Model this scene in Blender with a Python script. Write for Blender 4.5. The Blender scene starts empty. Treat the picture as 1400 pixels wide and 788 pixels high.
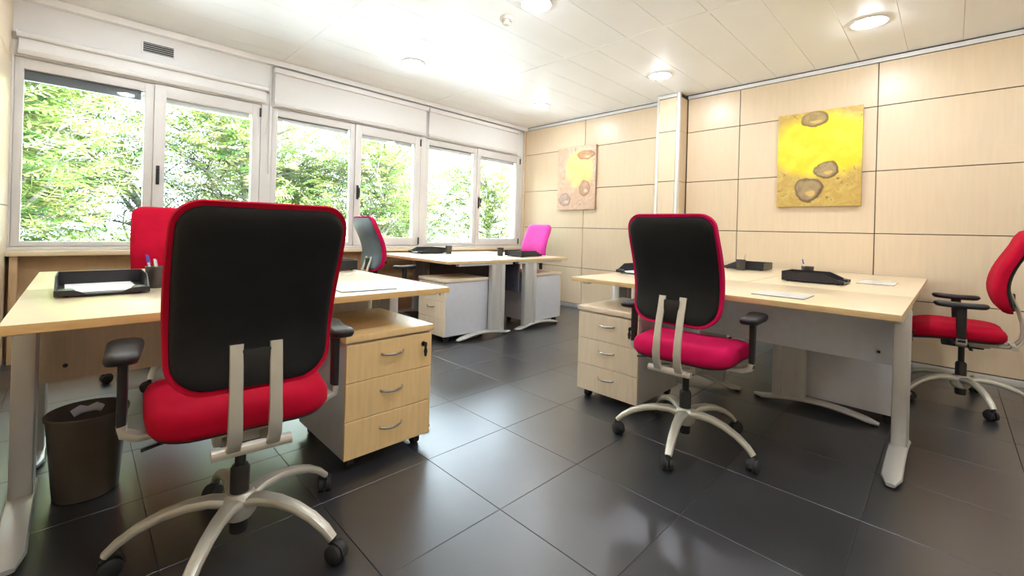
import bpy, bmesh, math, random
from mathutils import Vector, Matrix
random.seed(7)
S = bpy.context.scene
COL = S.collection
PI = math.pi

# ------------------------------------------------------------------ camera
CAMP = Vector((-4.96, -4.78, 1.05))
FPX, YAW, ROLL, HOR = 596.0, math.radians(45.25), math.radians(1.632), 316.0
cam_d = bpy.data.cameras.new('camera'); cam = bpy.data.objects.new('camera', cam_d)
COL.objects.link(cam); S.camera = cam
fw = Vector((math.cos(YAW), math.sin(YAW), 0)); rt = Vector((math.sin(YAW), -math.cos(YAW), 0)); up = Vector((0, 0, 1))
cr = rt * math.cos(ROLL) + up * math.sin(ROLL)
cu = up * math.cos(ROLL) - rt * math.sin(ROLL)
m = Matrix.Identity(4)
for i in range(3):
    m[i][0] = cr[i]; m[i][1] = cu[i]; m[i][2] = -fw[i]; m[i][3] = CAMP[i]
cam.matrix_world = m
cam_d.sensor_fit = 'HORIZONTAL'; cam_d.sensor_width = 36.0
cam_d.lens = FPX / 1400 * 36.0
cam_d.shift_y = -(394 - HOR) / 1400
cam_d.clip_start = 0.03; cam_d.clip_end = 300

# ------------------------------------------------------------------ sky, sun, exposure
w = bpy.data.worlds.new('world'); S.world = w; w.use_nodes = True
wn = w.node_tree.nodes; bg = wn['Background']
bg.inputs[0].default_value = (0.72, 0.86, 1.0, 1); bg.inputs[1].default_value = 14.0
sun_d = bpy.data.lights.new('sun', 'SUN'); sun = bpy.data.objects.new('sun', sun_d); COL.objects.link(sun)
sun_d.energy = 46.0; sun_d.angle = math.radians(1.0); sun_d.color = (1.0, 0.95, 0.82)
sun.rotation_euler = (math.radians(3), math.radians(34), 0)      # shines along the facade, from the far end of the garden
vs = S.view_settings
vs.view_transform = 'Standard'; vs.look = 'None'; vs.gamma = 1.0; vs.use_curve_mapping = False
vs.exposure = 0.98
LAMP = 90.0            # ceiling lamp emission
LAMP_COL = (0.93, 0.98, 1.05)

# ------------------------------------------------------------------ materials
def new_mat(name):
    m = bpy.data.materials.new(name); m.use_nodes = True
    return m, m.node_tree.nodes, m.node_tree.links, m.node_tree.nodes['Principled BSDF']
def mat(name, col, rough=0.5, metal=0.0, var=0.0, scale=8.0, bump=0.0, bscale=60.0, stretch=None, spec=0.5, rand=0.0, coat=0.0, sheen=0.0, col2=None, detail=3.0):
    m, N, L, P = new_mat(name)
    P.inputs['Roughness'].default_value = rough; P.inputs['Metallic'].default_value = metal
    P.inputs['Specular IOR Level'].default_value = spec
    P.inputs['Coat Weight'].default_value = coat; P.inputs['Coat Roughness'].default_value = 0.3
    P.inputs['Sheen Weight'].default_value = sheen
    P.inputs['Base Color'].default_value = (*col, 1)
    tc = N.new('ShaderNodeTexCoord'); mp = N.new('ShaderNodeMapping')
    L.new(tc.outputs['Object'], mp.inputs[0])
    if stretch: mp.inputs['Scale'].default_value = stretch
    cur = None
    if var > 0 or rand > 0:
        nz = N.new('ShaderNodeTexNoise'); nz.inputs['Scale'].default_value = scale; nz.inputs['Detail'].default_value = detail
        L.new(mp.outputs[0], nz.inputs['Vector'])
        mx = N.new('ShaderNodeMix'); mx.data_type = 'RGBA'
        c2 = col2 if col2 else tuple(max(0, c * (1 - var)) for c in col)
        mx.inputs[6].default_value = (*col, 1); mx.inputs[7].default_value = (*c2, 1)
        rmp = N.new('ShaderNodeMapRange'); rmp.inputs[1].default_value = 0.35; rmp.inputs[2].default_value = 0.68
        L.new(nz.outputs[0], rmp.inputs[0]); L.new(rmp.outputs[0], mx.inputs[0])
        cur = mx.outputs[2]
        if rand > 0:
            oi = N.new('ShaderNodeObjectInfo'); mr = N.new('ShaderNodeMapRange')
            mr.inputs[3].default_value = 1 - rand; mr.inputs[4].default_value = 1 + rand
            L.new(oi.outputs['Random'], mr.inputs[0])
            add = N.new('ShaderNodeVectorMath'); add.operation = 'SCALE'
            off = N.new('ShaderNodeVectorMath'); off.operation = 'SCALE'; off.inputs[0].default_value = (37, 53, 71)
            L.new(oi.outputs['Random'], off.inputs[3]); L.new(off.outputs[0], mp.inputs['Location'])
            L.new(cur, add.inputs[0]); L.new(mr.outputs[0], add.inputs[3]); cur = add.outputs[0]
        L.new(cur, P.inputs['Base Color'])
    if bump > 0:
        nb = N.new('ShaderNodeTexNoise'); nb.inputs['Scale'].default_value = bscale; nb.inputs['Detail'].default_value = 4
        L.new(mp.outputs[0], nb.inputs['Vector'])
        bp = N.new('ShaderNodeBump'); bp.inputs['Strength'].default_value = bump; bp.inputs['Distance'].default_value = 0.01
        L.new(nb.outputs[0], bp.inputs['Height']); L.new(bp.outputs[0], P.inputs['Normal'])
    return m
def emat(name, col, strength):
    m, N, L, P = new_mat(name)
    P.inputs['Base Color'].default_value = (0.9, 0.9, 0.88, 1)
    P.inputs['Emission Color'].default_value = (*col, 1); P.inputs['Emission Strength'].default_value = strength
    return m

M = {}
M['wood_wall'] = mat('wall_beech', (0.75, 0.595, 0.405), 0.36, var=0.045, scale=3.0, stretch=(14, 14, 1.2), rand=0.03, coat=0.25)
M['wood_desk'] = mat('desk_beech', (0.80, 0.655, 0.44), 0.28, var=0.06, scale=4.0, stretch=(2, 14, 14), rand=0.02, coat=0.7)
M['wood_edge'] = mat('edge_beech', (0.74, 0.53, 0.27), 0.4, var=0.1, scale=4.0, stretch=(2, 14, 14))
M['wood_ped'] = mat('drawer_beech', (0.84, 0.70, 0.52), 0.35, var=0.09, scale=4.0, stretch=(14, 14, 1.5), rand=0.02)
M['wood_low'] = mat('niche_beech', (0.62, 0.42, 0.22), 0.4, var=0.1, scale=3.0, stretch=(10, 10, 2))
M['seam'] = mat('panel_joint', (0.10, 0.075, 0.05), 0.7)
M['alu'] = mat('brushed_aluminium', (0.80, 0.80, 0.78), 0.32, metal=0.6, var=0.05, scale=20)
M['white_frame'] = mat('window_lacquer', (0.70, 0.68, 0.65), 0.4, var=0.03, scale=6)
M['white_wall'] = mat('white_fascia', (0.86, 0.86, 0.86), 0.6, var=0.02, scale=5)
M['ceiling'] = mat('ceiling_metal', (0.93, 0.93, 0.92), 0.38, var=0.02, scale=3, rand=0.008)
M['blind'] = mat('blind_fabric', (0.83, 0.83, 0.82), 0.8, var=0.02, scale=80, bump=0.05, bscale=300)
M['screen'] = mat('grey_screen', (0.16, 0.17, 0.18), 0.7, var=0.1, scale=60)
M['tile'] = mat('slate_tile', (0.028, 0.030, 0.035), 0.36, spec=0.9, coat=0.6, var=0.4, scale=2.6, rand=0.10, bump=0.012, bscale=90, col2=(0.014, 0.015, 0.018), detail=7)
M['grout'] = mat('grout', (0.022, 0.022, 0.024), 0.7)
M['blue_grey'] = mat('blue_grey_laminate', (0.80, 0.86, 0.95), 0.4, var=0.04, scale=20)
M['wood_warm_lit'] = mat('warm_lit_beech', (0.92, 0.66, 0.32), 0.35, var=0.09, scale=4.0, stretch=(14, 14, 1.5))  # same beech as the other drawers, warm local light put into its colour
M['edge_warm_lit'] = mat('warm_lit_edge', (0.82, 0.55, 0.23), 0.4, var=0.1, scale=4.0, stretch=(2, 14, 14))  # same edge band as the other desks, tinted for the warm light there
M['shaded_lam'] = mat('shaded_laminate', (0.10, 0.10, 0.13), 0.45, var=0.06, scale=20)  # panel laminate darkened: the shade under the back desks is in its colour
M['grey_lam'] = mat('grey_laminate', (0.62, 0.63, 0.67), 0.45, var=0.04, scale=20)
M['silver'] = mat('silver_paint', (0.62, 0.62, 0.60), 0.35, metal=0.35, var=0.03, scale=15)
M['chair_metal'] = mat('chair_silver', (0.60, 0.58, 0.50), 0.36, metal=0.4, var=0.05, scale=10)
M['black'] = mat('black_plastic', (0.016, 0.016, 0.017), 0.42, var=0.2, scale=30, bump=0.05, bscale=400)
M['shell'] = mat('charcoal_shell', (0.010, 0.011, 0.012), 0.5, spec=0.3, var=0.25, scale=14, bump=0.08, bscale=350)
M['shell_reflect'] = mat('window_reflect_shell', (0.13, 0.17, 0.20), 0.45, var=0.15, scale=14, bump=0.08, bscale=350)  # same dark shell, with the window's reflection put into its colour
M['tray'] = mat('tray_plastic', (0.020, 0.021, 0.025), 0.35, var=0.15, scale=30)
M['rubber'] = mat('rubber', (0.02, 0.02, 0.02), 0.6, var=0.2, scale=30)
M['chrome'] = mat('satin_nickel', (0.68, 0.67, 0.64), 0.25, metal=0.9, var=0.03, scale=20)
M['steel_dark'] = mat('dark_steel', (0.05, 0.05, 0.05), 0.3, metal=0.6, var=0.05, scale=20)
M['red'] = mat('crimson_fabric', (0.52, 0.004, 0.030), 0.9, var=0.15, scale=9, bump=0.12, bscale=500, spec=0.15)
M['crimson'] = mat('crimson_daylit_fabric', (0.58, 0.006, 0.085), 0.9, var=0.12, scale=9, bump=0.12, bscale=500, spec=0.15)  # same crimson cloth, daylight's magenta shift put into its colour
M['pink'] = mat('crimson_overlit_fabric', (0.72, 0.045, 0.36), 0.85, var=0.1, scale=9, bump=0.12, bscale=500, sheen=0.15)  # crimson cloth again, strong overexposed daylight put into its colour
M['paper'] = mat('paper', (0.82, 0.83, 0.85), 0.6, var=0.02, scale=20)
M['pad'] = mat('desk_pad', (0.66, 0.68, 0.66), 0.25, var=0.03, scale=20)
M['padedge'] = mat('desk_pad_edge', (0.10, 0.11, 0.11), 0.4, var=0.03, scale=20)
M['bin'] = mat('bin_plastic', (0.085, 0.070, 0.052), 0.45, var=0.15, scale=12)
M['cup'] = mat('cup_plastic', (0.060, 0.050, 0.048), 0.4, var=0.15, scale=20)
M['blue_pen'] = mat('blue_plastic', (0.10, 0.08, 0.55), 0.3, var=0.1, scale=20)
M['white_pl'] = mat('white_plastic', (0.80, 0.80, 0.80), 0.4, var=0.03, scale=20)
M['detector'] = mat('detector_plastic', (0.72, 0.66, 0.56), 0.5, var=0.03, scale=20)
M['dark_gap'] = mat('dark_gap', (0.02, 0.02, 0.02), 0.8, var=0.1, scale=10)
M['lamp'] = emat('lamp_diffuser', LAMP_COL, LAMP)
M['bark'] = mat('bark', (0.16, 0.14, 0.12), 0.9, var=0.4, scale=10, bump=0.4, bscale=30)
M['ground'] = mat('bounce_ground', (0.84, 0.84, 0.83), 0.95, var=0.3, scale=1.5)  # out of view, kept pale so sunlight bounces up to the ceiling
M['facade'] = mat('facade', (0.7, 0.7, 0.66), 0.8, var=0.05, scale=2)
M['slab'] = mat('slab_grey', (0.5, 0.5, 0.5), 0.8, var=0.05, scale=2)

def leaf_mat(name, ramp):
    m, N, L, P = new_mat(name)
    g = N.new('ShaderNodeNewGeometry'); r = N.new('ShaderNodeValToRGB')
    els = r.color_ramp.elements
    els[0].color = (*ramp[0], 1); els[1].color = (*ramp[-1], 1)
    for i, c in enumerate(ramp[1:-1]):
        e = els.new((i + 1) / (len(ramp) - 1)); e.color = (*c, 1)
    L.new(g.outputs['Random Per Island'], r.inputs[0])
    L.new(r.outputs[0], P.inputs['Base Color']); P.inputs['Roughness'].default_value = 0.5
    t = N.new('ShaderNodeBsdfTranslucent'); L.new(r.outputs[0], t.inputs[0])
    mx = N.new('ShaderNodeMixShader'); mx.inputs[0].default_value = 0.4
    L.new(P.outputs[0], mx.inputs[1]); L.new(t.outputs[0], mx.inputs[2])
    L.new(mx.outputs[0], N['Material Output'].inputs[0])
    return m
M['leaf1'] = leaf_mat('leaf_bright', [(0.03, 0.08, 0.02), (0.07, 0.145, 0.028), (0.14, 0.21, 0.04), (0.25, 0.27, 0.08), (0.38, 0.35, 0.17)])
M['leaf2'] = leaf_mat('leaf_grey', [(0.06, 0.10, 0.07), (0.11, 0.16, 0.11), (0.17, 0.21, 0.17), (0.25, 0.28, 0.23)])
def glass_mat():
    m, N, L, P = new_mat('window_glass')
    N.remove(P)
    tr = N.new('ShaderNodeBsdfTransparent'); tr.inputs[0].default_value = (0.97, 0.985, 0.98, 1)
    gl = N.new('ShaderNodeBsdfGlossy'); gl.inputs['Roughness'].default_value = 0.02
    fr = N.new('ShaderNodeFresnel'); fr.inputs[0].default_value = 1.25
    mx = N.new('ShaderNodeMixShader')
    L.new(fr.outputs[0], mx.inputs[0]); L.new(tr.outputs[0], mx.inputs[1]); L.new(gl.outputs[0], mx.inputs[2])
    L.new(mx.outputs[0], N['Material Output'].inputs[0])
    return m
M['glass'] = glass_mat()

# ------------------------------------------------------------------ geometry helpers
class G:
    def __init__(s): s.bm = bmesh.new()
    def _merge(s, b, M4=None):
        if M4 is not None: b.transform(M4)
        me = bpy.data.meshes.new('tmp'); b.to_mesh(me); b.free()
        s.bm.from_mesh(me); bpy.data.meshes.remove(me)
    def box(s, x0, x1, y0, y1, z0, z1, bev=0.0, seg=2, rot=None):
        b = bmesh.new(); bmesh.ops.create_cube(b, size=1)
        c = Vector(((x0 + x1) / 2, (y0 + y1) / 2, (z0 + z1) / 2))
        for v in b.verts: v.co = Vector((v.co.x * (x1 - x0), v.co.y * (y1 - y0), v.co.z * (z1 - z0)))
        if bev > 0: bmesh.ops.bevel(b, geom=list(b.edges), offset=bev, segments=seg, profile=0.6, affect='EDGES')
        T = Matrix.Translation(c)
        if rot is not None: T = T @ rot
        s._merge(b, T); return s
    def rings(s, rings, cap=True, closed=True):
        vs = [[s.bm.verts.new(p) for p in r] for r in rings]
        n = len(vs[0])
        for a, b in zip(vs[:-1], vs[1:]):
            for i in range(n if closed else n - 1):
                j = (i + 1) % n
                try: s.bm.faces.new((a[i], a[j], b[j], b[i]))
                except ValueError: pass
        if cap:
            s.bm.faces.new(list(reversed(vs[0]))); s.bm.faces.new(vs[-1])
        return s
    def cyl(s, p0, p1, r0, r1=None, n=16):
        r1 = r0 if r1 is None else r1
        p0, p1 = Vector(p0), Vector(p1); d = (p1 - p0).normalized()
        a = d.orthogonal().normalized(); b = d.cross(a)
        f = lambda p, r: [p + (a * math.cos(2 * PI * i / n) + b * math.sin(2 * PI * i / n)) * r for i in range(n)]
        return s.rings([f(p0, r0), f(p1, r1)])
    def lathe(s, prof, c=(0, 0, 0), n=24, cap=False):
        c = Vector(c)
        return s.rings([[c + Vector((r * math.cos(2 * PI * i / n), r * math.sin(2 * PI * i / n), z)) for i in range(n)] for r, z in prof], cap=cap)
    def tube(s, path, size, n=10, side=(0, 1, 0), sq=2.0):
        path = [Vector(p) for p in path]; side = Vector(side).normalized(); rs = []
        for k, p in enumerate(path):
            t = (path[min(k + 1, len(path) - 1)] - path[max(k - 1, 0)]).normalized()
            sd = (side - t * side.dot(t)).normalized(); nn = t.cross(sd)
            wd, h = size[k] if isinstance(size, list) else size
            r = []
            for i in range(n):
                a = 2 * PI * (i + 0.5) / n; ca, sa = math.cos(a), math.sin(a)
                q = (abs(ca) ** sq + abs(sa) ** sq) ** (-1 / sq)
                r.append(p + sd * (ca * q * wd / 2) + nn * (sa * q * h / 2))
            rs.append(r)
        return s.rings(rs)
    def prism(s, poly, f, t0, t1):
        a = [s.bm.verts.new(f(u, v, t0)) for u, v in poly]; b = [s.bm.verts.new(f(u, v, t1)) for u, v in poly]
        n = len(poly)
        for i in range(n):
            j = (i + 1) % n; s.bm.faces.new((a[i], a[j], b[j], b[i]))
        s.bm.faces.new(list(reversed(a))); s.bm.faces.new(b)
        return s
    def mesh(s, name, angle=35):
        bmesh.ops.recalc_face_normals(s.bm, faces=list(s.bm.faces))
        lim = math.radians(angle)
        for e in s.bm.edges:
            e.smooth = len(e.link_faces) == 2 and e.calc_face_angle(0) < lim
        for f in s.bm.faces: f.smooth = True
        me = bpy.data.meshes.new(name); s.bm.to_mesh(me); s.bm.free(); return me
    def obj(s, name, mt, parent=None, label=None, angle=35):
        o = bpy.data.objects.new(name, s.mesh(name, angle)); COL.objects.link(o)
        for q in (mt if isinstance(mt, (list, tuple)) else [mt]): o.data.materials.append(M[q])
        if parent: o.parent = parent
        if label: o['label'] = label
        return o
def inst(name, me, parent, loc=(0, 0, 0), rz=0):
    o = bpy.data.objects.new(name, me); COL.objects.link(o); o.parent = parent; o.location = loc; o.rotation_euler = (0, 0, rz); return o
def thing(name, label, cat, loc=(0, 0, 0), rz=0.0, group=None):
    o = bpy.data.objects.new(name, None); COL.objects.link(o); o.empty_display_size = 0.1
    o.location = loc; o.rotation_euler = (0, 0, rz)
    o['label'] = label; o['category'] = cat
    if group: o['group'] = group
    return o
def tag(o, label, cat, group=None, loc=None, rz=None):
    o['label'] = label; o['category'] = cat
    if group: o['group'] = group
    if loc: o.location = loc
    if rz is not None: o.rotation_euler = (0, 0, rz)
    return o
def struct(o, label=None):
    o['kind'] = 'structure'
    if label: o['label'] = label
    return o
def sempty(name):
    o = bpy.data.objects.new(name, None); COL.objects.link(o); o.empty_display_size = 0.1; return struct(o)
def copy_tree(o, parent=None):
    c = o.copy(); COL.objects.link(c); c.parent = parent
    for ch in o.children: copy_tree(ch, c)
    return c

# ------------------------------------------------------------------ room shell
XL, YB, H = -5.33, -7.2, 2.67
# floor: base + tiles
fl = struct(G().box(XL - .1, .1, YB - .1, .1, -.12, -.004).obj('floor', 'grout'), 'dark slate grey tiled floor')
TS = 0.478; tx0, ty0 = -3.337, -3.125
nx0 = math.floor((XL - tx0) / TS); nx1 = math.ceil(-tx0 / TS); ny0 = math.floor((YB - ty0) / TS); ny1 = math.ceil(-ty0 / TS)
tile_cache = {}
for i in range(nx0, nx1):
    for j in range(ny0, ny1):
        x0, x1 = max(XL, tx0 + i * TS), min(0, tx0 + (i + 1) * TS); y0, y1 = max(YB, ty0 + j * TS), min(0, ty0 + (j + 1) * TS)
        if x1 - x0 < .02 or y1 - y0 < .02: continue
        k = (round(x1 - x0, 3), round(y1 - y0, 3))
        if k not in tile_cache:
            g = .0006
            me = G().box(-k[0] / 2 + g, k[0] / 2 - g, -k[1] / 2 + g, k[1] / 2 - g, -.012, 0, bev=.0015, seg=1).mesh('floor_tile'); me.materials.append(M['tile']); tile_cache[k] = me
        inst('floor_tile', tile_cache[k], fl, ((x0 + x1) / 2, (y0 + y1) / 2, 0))
# ceiling: base + long metal panels between cross profiles
ce = struct(G().box(XL - .1, .1, YB - .1, .1, H + .01, H + .13).obj('ceiling', 'slab'), 'white metal panel ceiling with narrow joints')
PW = 0.3247
bays = [(-5.33, -3.56), (-3.52, -1.79), (-1.75, -.0)]
pan = {}
for bx0, bx1 in bays:
    j = 0
    while True:
        y1 = -1.89 + PW * 6 - j * PW; y0 = y1 - PW; j += 1
        if y1 <= YB: break
        y1 = min(y1, -.002); y0 = max(y0, YB)
        k = (round(bx1 - bx0, 3), round(y1 - y0, 3))
        if k[1] < .02: continue
        if k not in pan:
            me = G().box(-k[0] / 2 + .001, k[0] / 2 - .001, -k[1] / 2 + .0009, k[1] / 2 - .0009, 0, .02, bev=.0012, seg=1).mesh('ceiling_panel'); me.materials.append(M['ceiling']); pan[k] = me
        inst('ceiling_panel', pan[k], ce, ((bx0 + bx1) / 2, (y0 + y1) / 2, H))
for x in (-3.54, -1.77):
    G().box(x - .02, x + .02, YB, -.002, H - .003, H + .012, bev=.002, seg=1).obj('ceiling_profile', 'ceiling', ce)
so = struct(G().box(XL, -.002, -.07, -.004, 2.615, H - .001, bev=.004).obj('trim_1', 'ceiling'), 'white soffit strip above the window blinds')

# right wall: base + wood panels
wr = struct(G().box(.012, .16, YB - .1, .1, 0, H + .01).obj('wall_right', 'seam'), 'light beech panelled wall with dark joints')
zs = [0.055, .561, 1.118, 1.668, 2.238, 2.622]
def panels(parent, ys, axis='x', plane=0.0, zz=zs, matn='wood_wall'):
    for a, b in zip(ys[:-1], ys[1:]):
        for z0, z1 in zip(zz[:-1], zz[1:]):
            g = .0035; wd = abs(b - a)
            me = G().box(0, .016, -wd / 2 + g, wd / 2 - g, -(z1 - z0) / 2 + g, (z1 - z0) / 2 - g, bev=.0015, seg=1).mesh('wall_panel'); me.materials.append(M[matn])
            if axis == 'x': inst('wall_panel', me, parent, (plane, (a + b) / 2, (z0 + z1) / 2))
            elif axis == '-x': inst('wall_panel', me, parent, (plane, (a + b) / 2, (z0 + z1) / 2), PI)
            else: inst('wall_panel', me, parent, ((a + b) / 2, plane, (z0 + z1) / 2), -PI / 2)
panels(wr, [-.035, -1.17, -2.33])
panels(wr, [-2.61, -3.17, -4.30, -5.43, -6.56, YB])
struct(G().box(-.008, .012, YB, -2.61, 2.625, 2.66, bev=.002).obj('trim_2', 'white_pl'), 'pale aluminium strip along top of wood wall')
struct(G().box(-.008, .012, -2.33, -.03, 2.625, 2.66, bev=.002).obj('trim_3', 'white_pl'), 'pale aluminium strip along top of wood wall beside the windows')
struct(G().box(-.010, .012, YB, -2.61, 0, .05, bev=.003).obj('baseboard_right', 'alu'), 'metal skirting strip under the wood panels')
struct(G().box(-.010, .012, -2.33, -.03, 0, .05, bev=.003).obj('baseboard_corner', 'alu'), 'metal skirting strip near the window corner')
struct(G().box(-.03, .012, -.035, .0, 0, 2.66, bev=.004).obj('trim_4', 'wood_wall'), 'wood corner post between windows and panelled wall')
# column boxed in with the same panels
cb = struct(G().box(-.182, .012, -2.585, -2.345, 0, H).obj('wall_column', 'seam'), 'panelled column boxed out from the wood wall with aluminium corners')
panels(cb, [-2.355, -2.565], 'x', -.2)
for z0, z1 in zip(zs[:-1], zs[1:]):
    G().box(-.17, -.001, -2.60, -2.584, z0 + .002, z1 - .002).obj('wall_panel', 'wood_wall', cb)
    G().box(-.17, -.001, -2.345, -2.33, z0 + .002, z1 - .002).obj('wall_panel', 'wood_wall', cb)
g = G(); g.tube([(-.185, -2.585, 0), (-.185, -2.585, H - .002)], (.045, .05), 16, (0, 1, 0), 3.0); g.obj('corner_profile', 'alu', cb)
g = G(); g.box(-.208, -.17, -2.36, -2.33, 0, H - .002, bev=.004); g.obj('corner_profile', 'alu', cb)
G().box(-.207, -.18, -2.565, -2.355, 2.625, 2.662, bev=.002).obj('top_strip', 'alu', cb)

# left and back walls (same panels)
wl = struct(G().box(XL - .15, XL - .016, YB - .1, .1, 0, H + .01).obj('wall_left', 'seam'), 'light panelled wall beside the first window')
panels(wl, [-.0, -.95, -1.9, -2.85, -3.8, -4.75, -5.7, YB], '-x', XL, [.0, 1.13, 2.16, 2.665])
wb = struct(G().box(XL - .15, .16, YB - .16, YB - .016, 0, H + .01).obj('wall_back', 'seam'), 'wood panelled back wall')
panels(wb, [XL, -4.2, -3.1, -2.0, -.95, 0], 'y-', YB, [0, .561, 1.118, 1.668, 2.238, 2.665])
for c in wb.children: c.rotation_euler = (0, 0, -PI / 2)

# window wall: masonry below / above, posts
WY = 0.0
ww = struct(G().box(XL - .15, .16, .06, .26, -.0, .80).box(XL - .15, .16, .02, .26, 2.215, H + .13).obj('wall_window', 'white_wall'), 'white window wall with long row of windows')
struct(G().box(XL, -3.63, -.012, .06, 2.215, 2.62, bev=.002).box(-3.63, -.035, -.012, .06, 2.215, 2.585).obj('trim_5', 'white_wall'), 'white fascia band above the windows')
struct(G().box(XL, -.035, -.035, .10, .806, .832, bev=.004).obj('trim_6', 'white_frame'), 'pale inner sill strip below the windows')
struct(G().box(XL, -.035, -.13, .06, .770, .806, bev=.003).obj('trim_7', 'wood_desk'), 'beech ledge running under the windows')
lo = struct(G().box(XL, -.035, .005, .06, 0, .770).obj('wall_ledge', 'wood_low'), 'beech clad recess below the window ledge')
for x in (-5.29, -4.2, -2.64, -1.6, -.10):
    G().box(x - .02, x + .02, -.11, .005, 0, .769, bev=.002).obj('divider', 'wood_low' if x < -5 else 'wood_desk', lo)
# posts between bays (outer faces)
for k, (x0, x1) in enumerate(((XL - .02, XL + .012), (-3.725, -3.625), (-1.905, -1.83), (-.10, -.03))):
    struct(G().box(x0, x1, -.012, .2, .832, 2.216, bev=.003).obj('trim_%d' % (8 + k), 'white_frame'), 'white lacquered post between window bays')

def frame_rect(g, x0, x1, z0, z1, wl_, wr_, wb_, wt_, y0, y1, bev=.004):
    g.box(x0, x0 + wl_, y0, y1, z0, z1, bev=bev); g.box(x1 - wr_, x1, y0, y1, z0, z1, bev=bev)
    g.box(x0 + wl_ * .6, x1 - wr_ * .6, y0 + .002, y1 - .002, z0, z0 + wb_, bev=bev); g.box(x0 + wl_ * .6, x1 - wr_ * .6, y0 + .002, y1 - .002, z1 - wt_, z1, bev=bev)
    return g
def window(n, x0, xm, x1, glA, glB, dark):
    r = sempty('window_%d' % n); r['label'] = 'white aluminium window bay %s' % ('beside the left wall', 'in the middle of the row', 'beside the wood panelled wall')[n - 1]
    zb, zt = .834, 2.214
    frame_rect(G(), x0, x1, zb, zt, .03, .03, .022, .022, .005, .075).obj('frame', 'white_frame', r)
    # fixed leaf
    a = frame_rect(G(), x0 + .004, xm, zb + .004, zt - .004, glA[0] - x0, xm - glA[1], .035, .075, .0, .05).obj('fixed_leaf', 'white_frame', r)
    G().box(glA[0] - .004, glA[1] + .004, .024, .030, .865, 2.145).obj('glass_pane', 'glass', a)
    # opening leaf stands slightly proud
    b = frame_rect(G(), xm + .002, x1 - .004, zb + .004, zt - .004, glB[0] - xm, x1 - glB[1], .095, .10, -.016, .045).obj('sash', 'white_frame', r)
    G().box(glB[0] - .004, glB[1] + .004, .018, .024, .925, 2.12).obj('glass_pane', 'glass', b)
    hx = xm + .035
    h = G().box(hx - .012, hx + .012, -.028, -.016, 1.36, 1.52, bev=.004)
    h.tube([(hx, -.024, 1.49), (hx, -.055, 1.485), (hx, -.062, 1.46), (hx, -.058, 1.38)], [(.018, .018), (.02, .018), (.02, .016), (.016, .012)], 8, (1, 0, 0))
    h.obj('handle', 'black', b, 'black lever window handle')
    for z in (2.09, .85):
        G().cyl((x1 - .008, -.024, z), (x1 - .008, -.024, z + .085), .009, n=10).obj('hinge', 'black', b)
    # outside roller seen at the top of the panes
    d = M['screen'] if dark else M['white_frame']
    for ga, gb, zt_, hh in ((glA[0], glA[1], 2.14, .06 if dark else .035), (glB[0], glB[1], 2.12, .035)):
        o = G().box(ga + .004, gb - .02, .036, .075, zt_ - hh - .02, zt_, bev=.004).obj('outer_blind', 'screen' if dark and ga == glA[0] else 'white_frame', r)
        G().box(ga + .004, gb - .01, .032, .045, zt_ - .012, zt_, bev=.002).obj('rail', 'screen', o)
    return r
window(1, -5.32, -4.535, -3.725, (-5.275, -4.595), (-4.455, -3.795), True)
window(2, -3.625, -2.765, -1.905, (-3.575, -2.815), (-2.69, -1.985), False)
window(3, -1.83, -.965, -.10, (-1.775, -1.015), (-.90, -.165), False)

# roller blinds
def blind(label, x0, x1, ztop, zbot, box):
    t = thing('roller_blind', label, 'blind', ((x0 + x1) / 2, -.012, zbot), 0, 'roller blinds above the windows')
    hw = (x1 - x0) / 2; dz = ztop - zbot
    if box:
        G().box(-hw, hw, -.075, -.004, dz - .05, dz, bev=.006).obj('cassette', 'white_wall', t)
        G().box(-hw + .012, hw - .012, -.036, -.032, .03, dz - .045).obj('fabric', 'blind', t)
    else:
        G().cyl((-hw, -.045, dz - .02), (hw - .02, -.045, dz - .02), .022, n=16).obj('tube', 'white_wall', t)
        G().box(-hw + .012, hw - .035, -.030, -.026, .03, dz - .02).obj('fabric', 'blind', t)
        for x in (-hw + .004, hw - .014): G().box(x - .004, x + .004, -.07, -.0, dz - .05, dz + .008, bev=.002).obj('bracket', 'white_pl', t)
    G().tube([(-hw + .01, -.034, .022), (hw - (.012 if box else .035), -.034, .022)], (.018, .04), 10, (0, 1, 0), 3).obj('bottom_bar', 'white_frame', t)
    return t
blind('white roller blind mounted low under the air vent grille', -5.31, -3.66, 2.385, 2.222, False)
blind('wide white roller blind in cassette over the middle window', -3.63, -1.845, 2.592, 2.222, True)
blind('shorter white roller blind in cassette next to the panelled wall', -1.825, -.19, 2.592, 2.222, True)
# air vent
v = thing('air_vent', 'small black slatted vent grille in white fascia above window', 'vent', (-4.515, -.012, 2.445))
frame_rect(G(), -.115, .115, 0, .11, .014, .014, .014, .014, -.008, .0, .002).obj('frame', 'white_wall', v)
G().box(-.102, .102, -.003, -.0005, .012, .098).obj('backing', 'dark_gap', v)
for i in range(5):
    z = .019 + i * .0165
    G().box(-.101, .101, -.007, -.003, z, z + .0026).obj('slat', 'silver', v)
# cable duct and cable between first and second blind
cd = thing('cable_conduit', 'thin white cable conduit on the post between first two windows', 'conduit', (-3.648, -.014, 1.9))
G().box(-.006, .006, -.014, 0, -.35, .71, bev=.003).obj('channel', 'white_pl', cd)
g = G(); g.tube([(-.01, -.01, .12), (-.02, -.012, .03), (-.05, -.012, .01), (-.075, -.01, .06), (-.075, -.008, .3)], (.006, .006), 8, (0, 1, 0)); g.obj('cable', 'white_pl', cd)

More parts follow.
